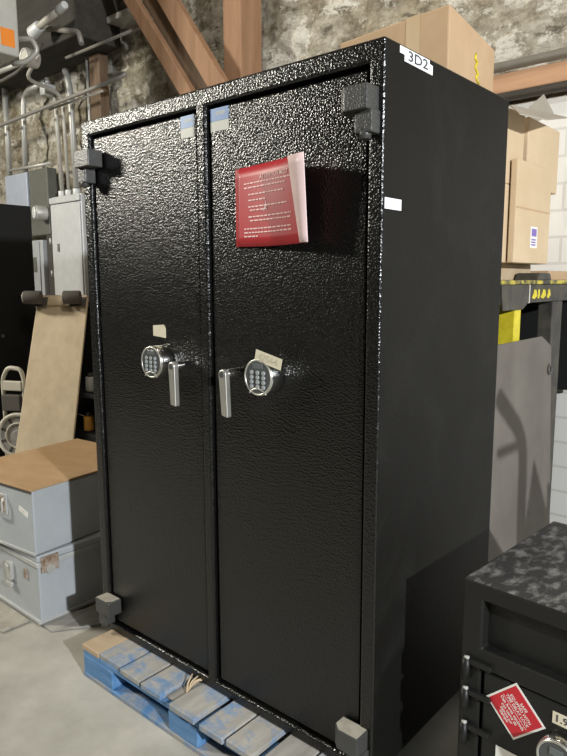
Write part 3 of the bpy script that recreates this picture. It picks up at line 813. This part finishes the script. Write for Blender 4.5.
MB().prism([Vector(p) - B for p in ((.98, 1.24, 1.919), (.98, 1.52, 2.015), (.98, 1.399, 2.064), (.98, 1.26, 1.99))], (.004, 0, 0)).build('flap', 'cardboard_grey_shaded', t)

# ------------------------------------------------------------------ steel sheet leaning on the rack
sh = thing('steel_sheet', 'grey steel sheet with cut corner leaning on rack behind the small safe', 'sheet', (1.15, .98, .002))
Msh = Matrix.Rotation(-.032, 4, 'Y')
MB().prism([(0, -.29, 0), (0, .305, 0), (0, .255, 1.115), (0, .155, 1.158), (0, -.29, 1.156)], (.006, 0, 0), .001, Msh).build('plate', 'sheet_steel', sh)
MB().ring(Msh @ Vector((.010, .235, 1.03)), Msh.to_3x3() @ Vector((1, 0, 0)), .016, .004, 20).build('ring', 'rubber', sh)

ft = thing('hand_truck', 'unseen dark tubular hand truck behind the small safe, shaped to shade the steel sheet', 'hand truck', (1.72, .72, 0))  # out of view; tubes and plate shaped for their shadow on the steel sheet
MB().tube([(0, -.115, .05), (0, -.115, 1.07), (0, -.30, 1.21)], .030, 12).build('frame', 'rack_black', ft)
MB().tube([(0, -.115, 1.05), (0, -.30, 1.055)], .014, 10).build('handle', 'rack_black', ft)
MB().prism([(-.01, -.02, .975), (-.01, -.10, .70), (-.01, .15, .70)], (.02, 0, 0), .002).build('side_plate', 'rack_black', ft)
MB().tube([(0, .13, .05), (0, .13, .86)], .022, 12).build('frame', 'rack_black', ft)
for z in (.25, .5, .7): MB().tube([(0, -.115, z), (0, .13, z)], .014, 10).build('rung', 'rack_black', ft)
MB().box((-.02, -.13, .004), (.20, .15, .014), .002).build('toe_plate', 'rack_black', ft)
for y in (-.125, .155): MB().cyl((-.10, y - .012, .105), (-.10, y + .012, .105), .10, 28, bev=.006).build('wheel', 'rubber', ft)

# ------------------------------------------------------------------ small deposit safe at right
ss = thing('safe', 'small black safe with scuffed top and red diamond sticker at lower right', 'safe', (1.345, .065, 0), math.radians(-4))
SW, SD, SH = .52, .485, .70
def small_shell():
    bm = bmesh.new()
    xs = [0, .05, SW - .05, SW]; zs = [.02, .10, .50, .545, .66, SH]
    g = {(i, k): bm.verts.new((x, 0, z)) for i, x in enumerate(xs) for k, z in enumerate(zs)}
    holes = {(1, 3): .03, (1, 1): .018}
    for i in range(3):
        for k in range(5):
            q = [(i, k), (i + 1, k), (i + 1, k + 1), (i, k + 1)]
            if (i, k) in holes:
                b = [bm.verts.new(g[t].co + Vector((0, holes[(i, k)], 0))) for t in q]
                bm.faces.new(b)
                for j in range(4): bm.faces.new((g[q[j]], g[q[(j + 1) % 4]], b[(j + 1) % 4], b[j]))
            else: bm.faces.new([g[t] for t in q])
    loop = [(i, 0) for i in range(4)] + [(3, k) for k in range(1, 6)] + [(2, 5), (1, 5), (0, 5)] + [(0, k) for k in range(4, 0, -1)]
    bk_ = {t: bm.verts.new((g[t].co.x, SD, g[t].co.z)) for t in loop}
    for a, b in zip(loop, loop[1:] + loop[:1]): bm.faces.new((g[a], bk_[a], bk_[b], g[b]))
    bm.faces.new([bk_[t] for t in loop])
    bmesh.ops.dissolve_limit(bm, angle_limit=0.01, verts=bm.verts, edges=bm.edges)
    bmesh.ops.recalc_face_normals(bm, faces=bm.faces)
    es = [e for e in bm.edges if len(e.link_faces) == 2 and e.calc_face_angle() > 0.5 and min(v.co.y for v in e.verts) < 0.001]
    bmesh.ops.bevel(bm, geom=es, offset=0.005, segments=2, affect='EDGES', profile=0.5)
    m = MB(); m.bm.free(); m.bm = bm
    return m
sb = small_shell().build('body', 'small_black', ss)
sb.data.materials.append(MATS['small_top'])
for p in sb.data.polygons:
    if p.normal.z > .9 and p.center.z > SH - .01: p.material_index = 1
MB().box((.058, .002, .104), (SW - .058, .017, .496), .004).build('door', 'small_black', ss)
for x in (.03, SW - .08):
    for y in (.03, SD - .08): MB().box((x, y, .0), (x + .05, y + .05, .0195), .002).build('foot', 'rubber', ss)
for z in (.505, .43, .345):
    hb = MB().box((.012, -.012, z), (.080, .0005, z + .012), .003)
    hb.cyl((.02, -.009, z - .04), (.02, -.009, z + .012), .009, 12)
    hb.build('hinge', 'small_black', ss)
    MB().cyl((.016, -.010, z + .0125), (.026, -.010, z + .0145), .0045, 10).build('worn_tip', 'galvanised', ss)
# red diamond sticker
c = Vector((.134, .0008, .436))
Ms = front_plane(c.x, c.y, c.z, math.radians(-47))
sw_, sh_ = .099, .092
sk = MB().box((-sw_ / 2, -sh_ / 2, 0), (sw_ / 2, sh_ / 2, .0008), 0, Ms).build('sticker', 'label_white', ss)
lab(sk, 'red and white sticker set as a diamond')
MB().box((-sw_ / 2 + .0045, -sh_ / 2 + .0045, .0007), (sw_ / 2 - .0045, sh_ / 2 - .0045, .0012), 0, Ms).build('sticker_field', 'label_red', sk)
tx = MB()
for s, z, w in (('SAFE', .026, .020), ('EQUIPPED WITH', .0165, .066), ('TIME DELAY LOCK', .007, .074), ('Caja fuerte equipada', -.0075, .078), ('con cierre de', -.0165, .050), ('demora por', -.0245, .040), ('tiempo', -.0320, .028)):
    text_into(tx, s, .0098, Ms @ Matrix.Translation((0, z, .0014)), w, .0001)
tx.box((-.040, -.0008, .0012), (.040, -.0002, .0015), 0, Ms)
tx.build('sticker_print', 'label_white', sk)
MB().box((.095, .0, .250), (.150, .0012, .335), 0).build('label', 'label_white', ss)
tb_ = MB().box((.214, .0002, .452), (.30, .0014, .478), 0).build('tape', 'masking_tape', ss)
text_into(MB(), '1.996', .022, front_plane(.245, -.0001, .465), .05).build('tape_writing', 'ink', tb_)
kc = (.238, .397)
k = MB().cyl((kc[0], .003, kc[1]), (kc[0], -.030, kc[1]), .042, 40, bev=.004).build('keypad', 'chrome', ss)
MB().ring((kc[0], -.031, kc[1]), (0, 1, 0), .038, .003, 40).build('bezel', 'satin_steel', k)
MB().cyl((kc[0], -.028, kc[1]), (kc[0], -.032, kc[1]), .036, 40).build('keypad_face', 'keypad_face', k)
MB().box((kc[0] - .014, -.034, kc[1] + .008), (kc[0] + .014, -.0315, kc[1] + .024), .001).build('display', 'display_glass', k)

# ------------------------------------------------------------------ camera
def rot(yaw, pitch, roll):
    cy, sy = math.cos(yaw), math.sin(yaw)
    f = Vector((-sy * math.cos(pitch), cy * math.cos(pitch), -math.sin(pitch)))
    r = Vector((cy, sy, 0)); u = r.cross(f)
    return math.cos(roll) * r + math.sin(roll) * u, -math.sin(roll) * r + math.cos(roll) * u, f
r, u, f = rot(.7126, .1482, -.0031)
cd = bpy.data.cameras.new('camera'); cam = bpy.data.objects.new('camera', cd); COL.objects.link(cam)
M = Matrix((r, u, -f)).transposed().to_4x4(); M.translation = (1.9415, -1.2422, 1.2395 + Z0)
cam.matrix_world = M
cd.sensor_fit = 'VERTICAL'; cd.sensor_height = 24; cd.lens = 24 * 650 / 756
cd.clip_start = .02
scene.camera = cam

# ------------------------------------------------------------------ light
def lamp(name, loc, target, power, size, color):
    l = bpy.data.lights.new(name, 'AREA'); l.energy = power; l.shape = 'DISK'; l.size = size; l.color = color
    o = bpy.data.objects.new(name, l); COL.objects.link(o)
    o.location = loc
    o.rotation_euler = (Vector(target) - Vector(loc)).to_track_quat('-Z', 'Y').to_euler()
    return o
lamp('work_lamp', (5.0, -1.45, 2.45), (0, 0, 1), 330, .14, (0.93, 0.97, 1.0))
lamp('hall_lamp', (-3.9, -2.3, 3.35), (0, .3, 1.2), 225, .7, (1.0, 0.96, 0.84))
lamp('wall_fill', (.6, -.1, 4.4), (.4, 1.75, 2.7), 42, .6, (1.0, 0.93, 0.80))  # added overhead fill without a fixture, brightens the stone wall
w = bpy.data.worlds.new('world'); scene.world = w; w.use_nodes = True
w.node_tree.nodes['Background'].inputs[0].default_value = (1.0, 0.94, 0.84, 1)
w.node_tree.nodes['Background'].inputs[1].default_value = 0.022

vs = scene.view_settings
vs.view_transform = 'Standard'; vs.look = 'None'; vs.gamma = 1; vs.use_curve_mapping = False
vs.exposure = 0.0
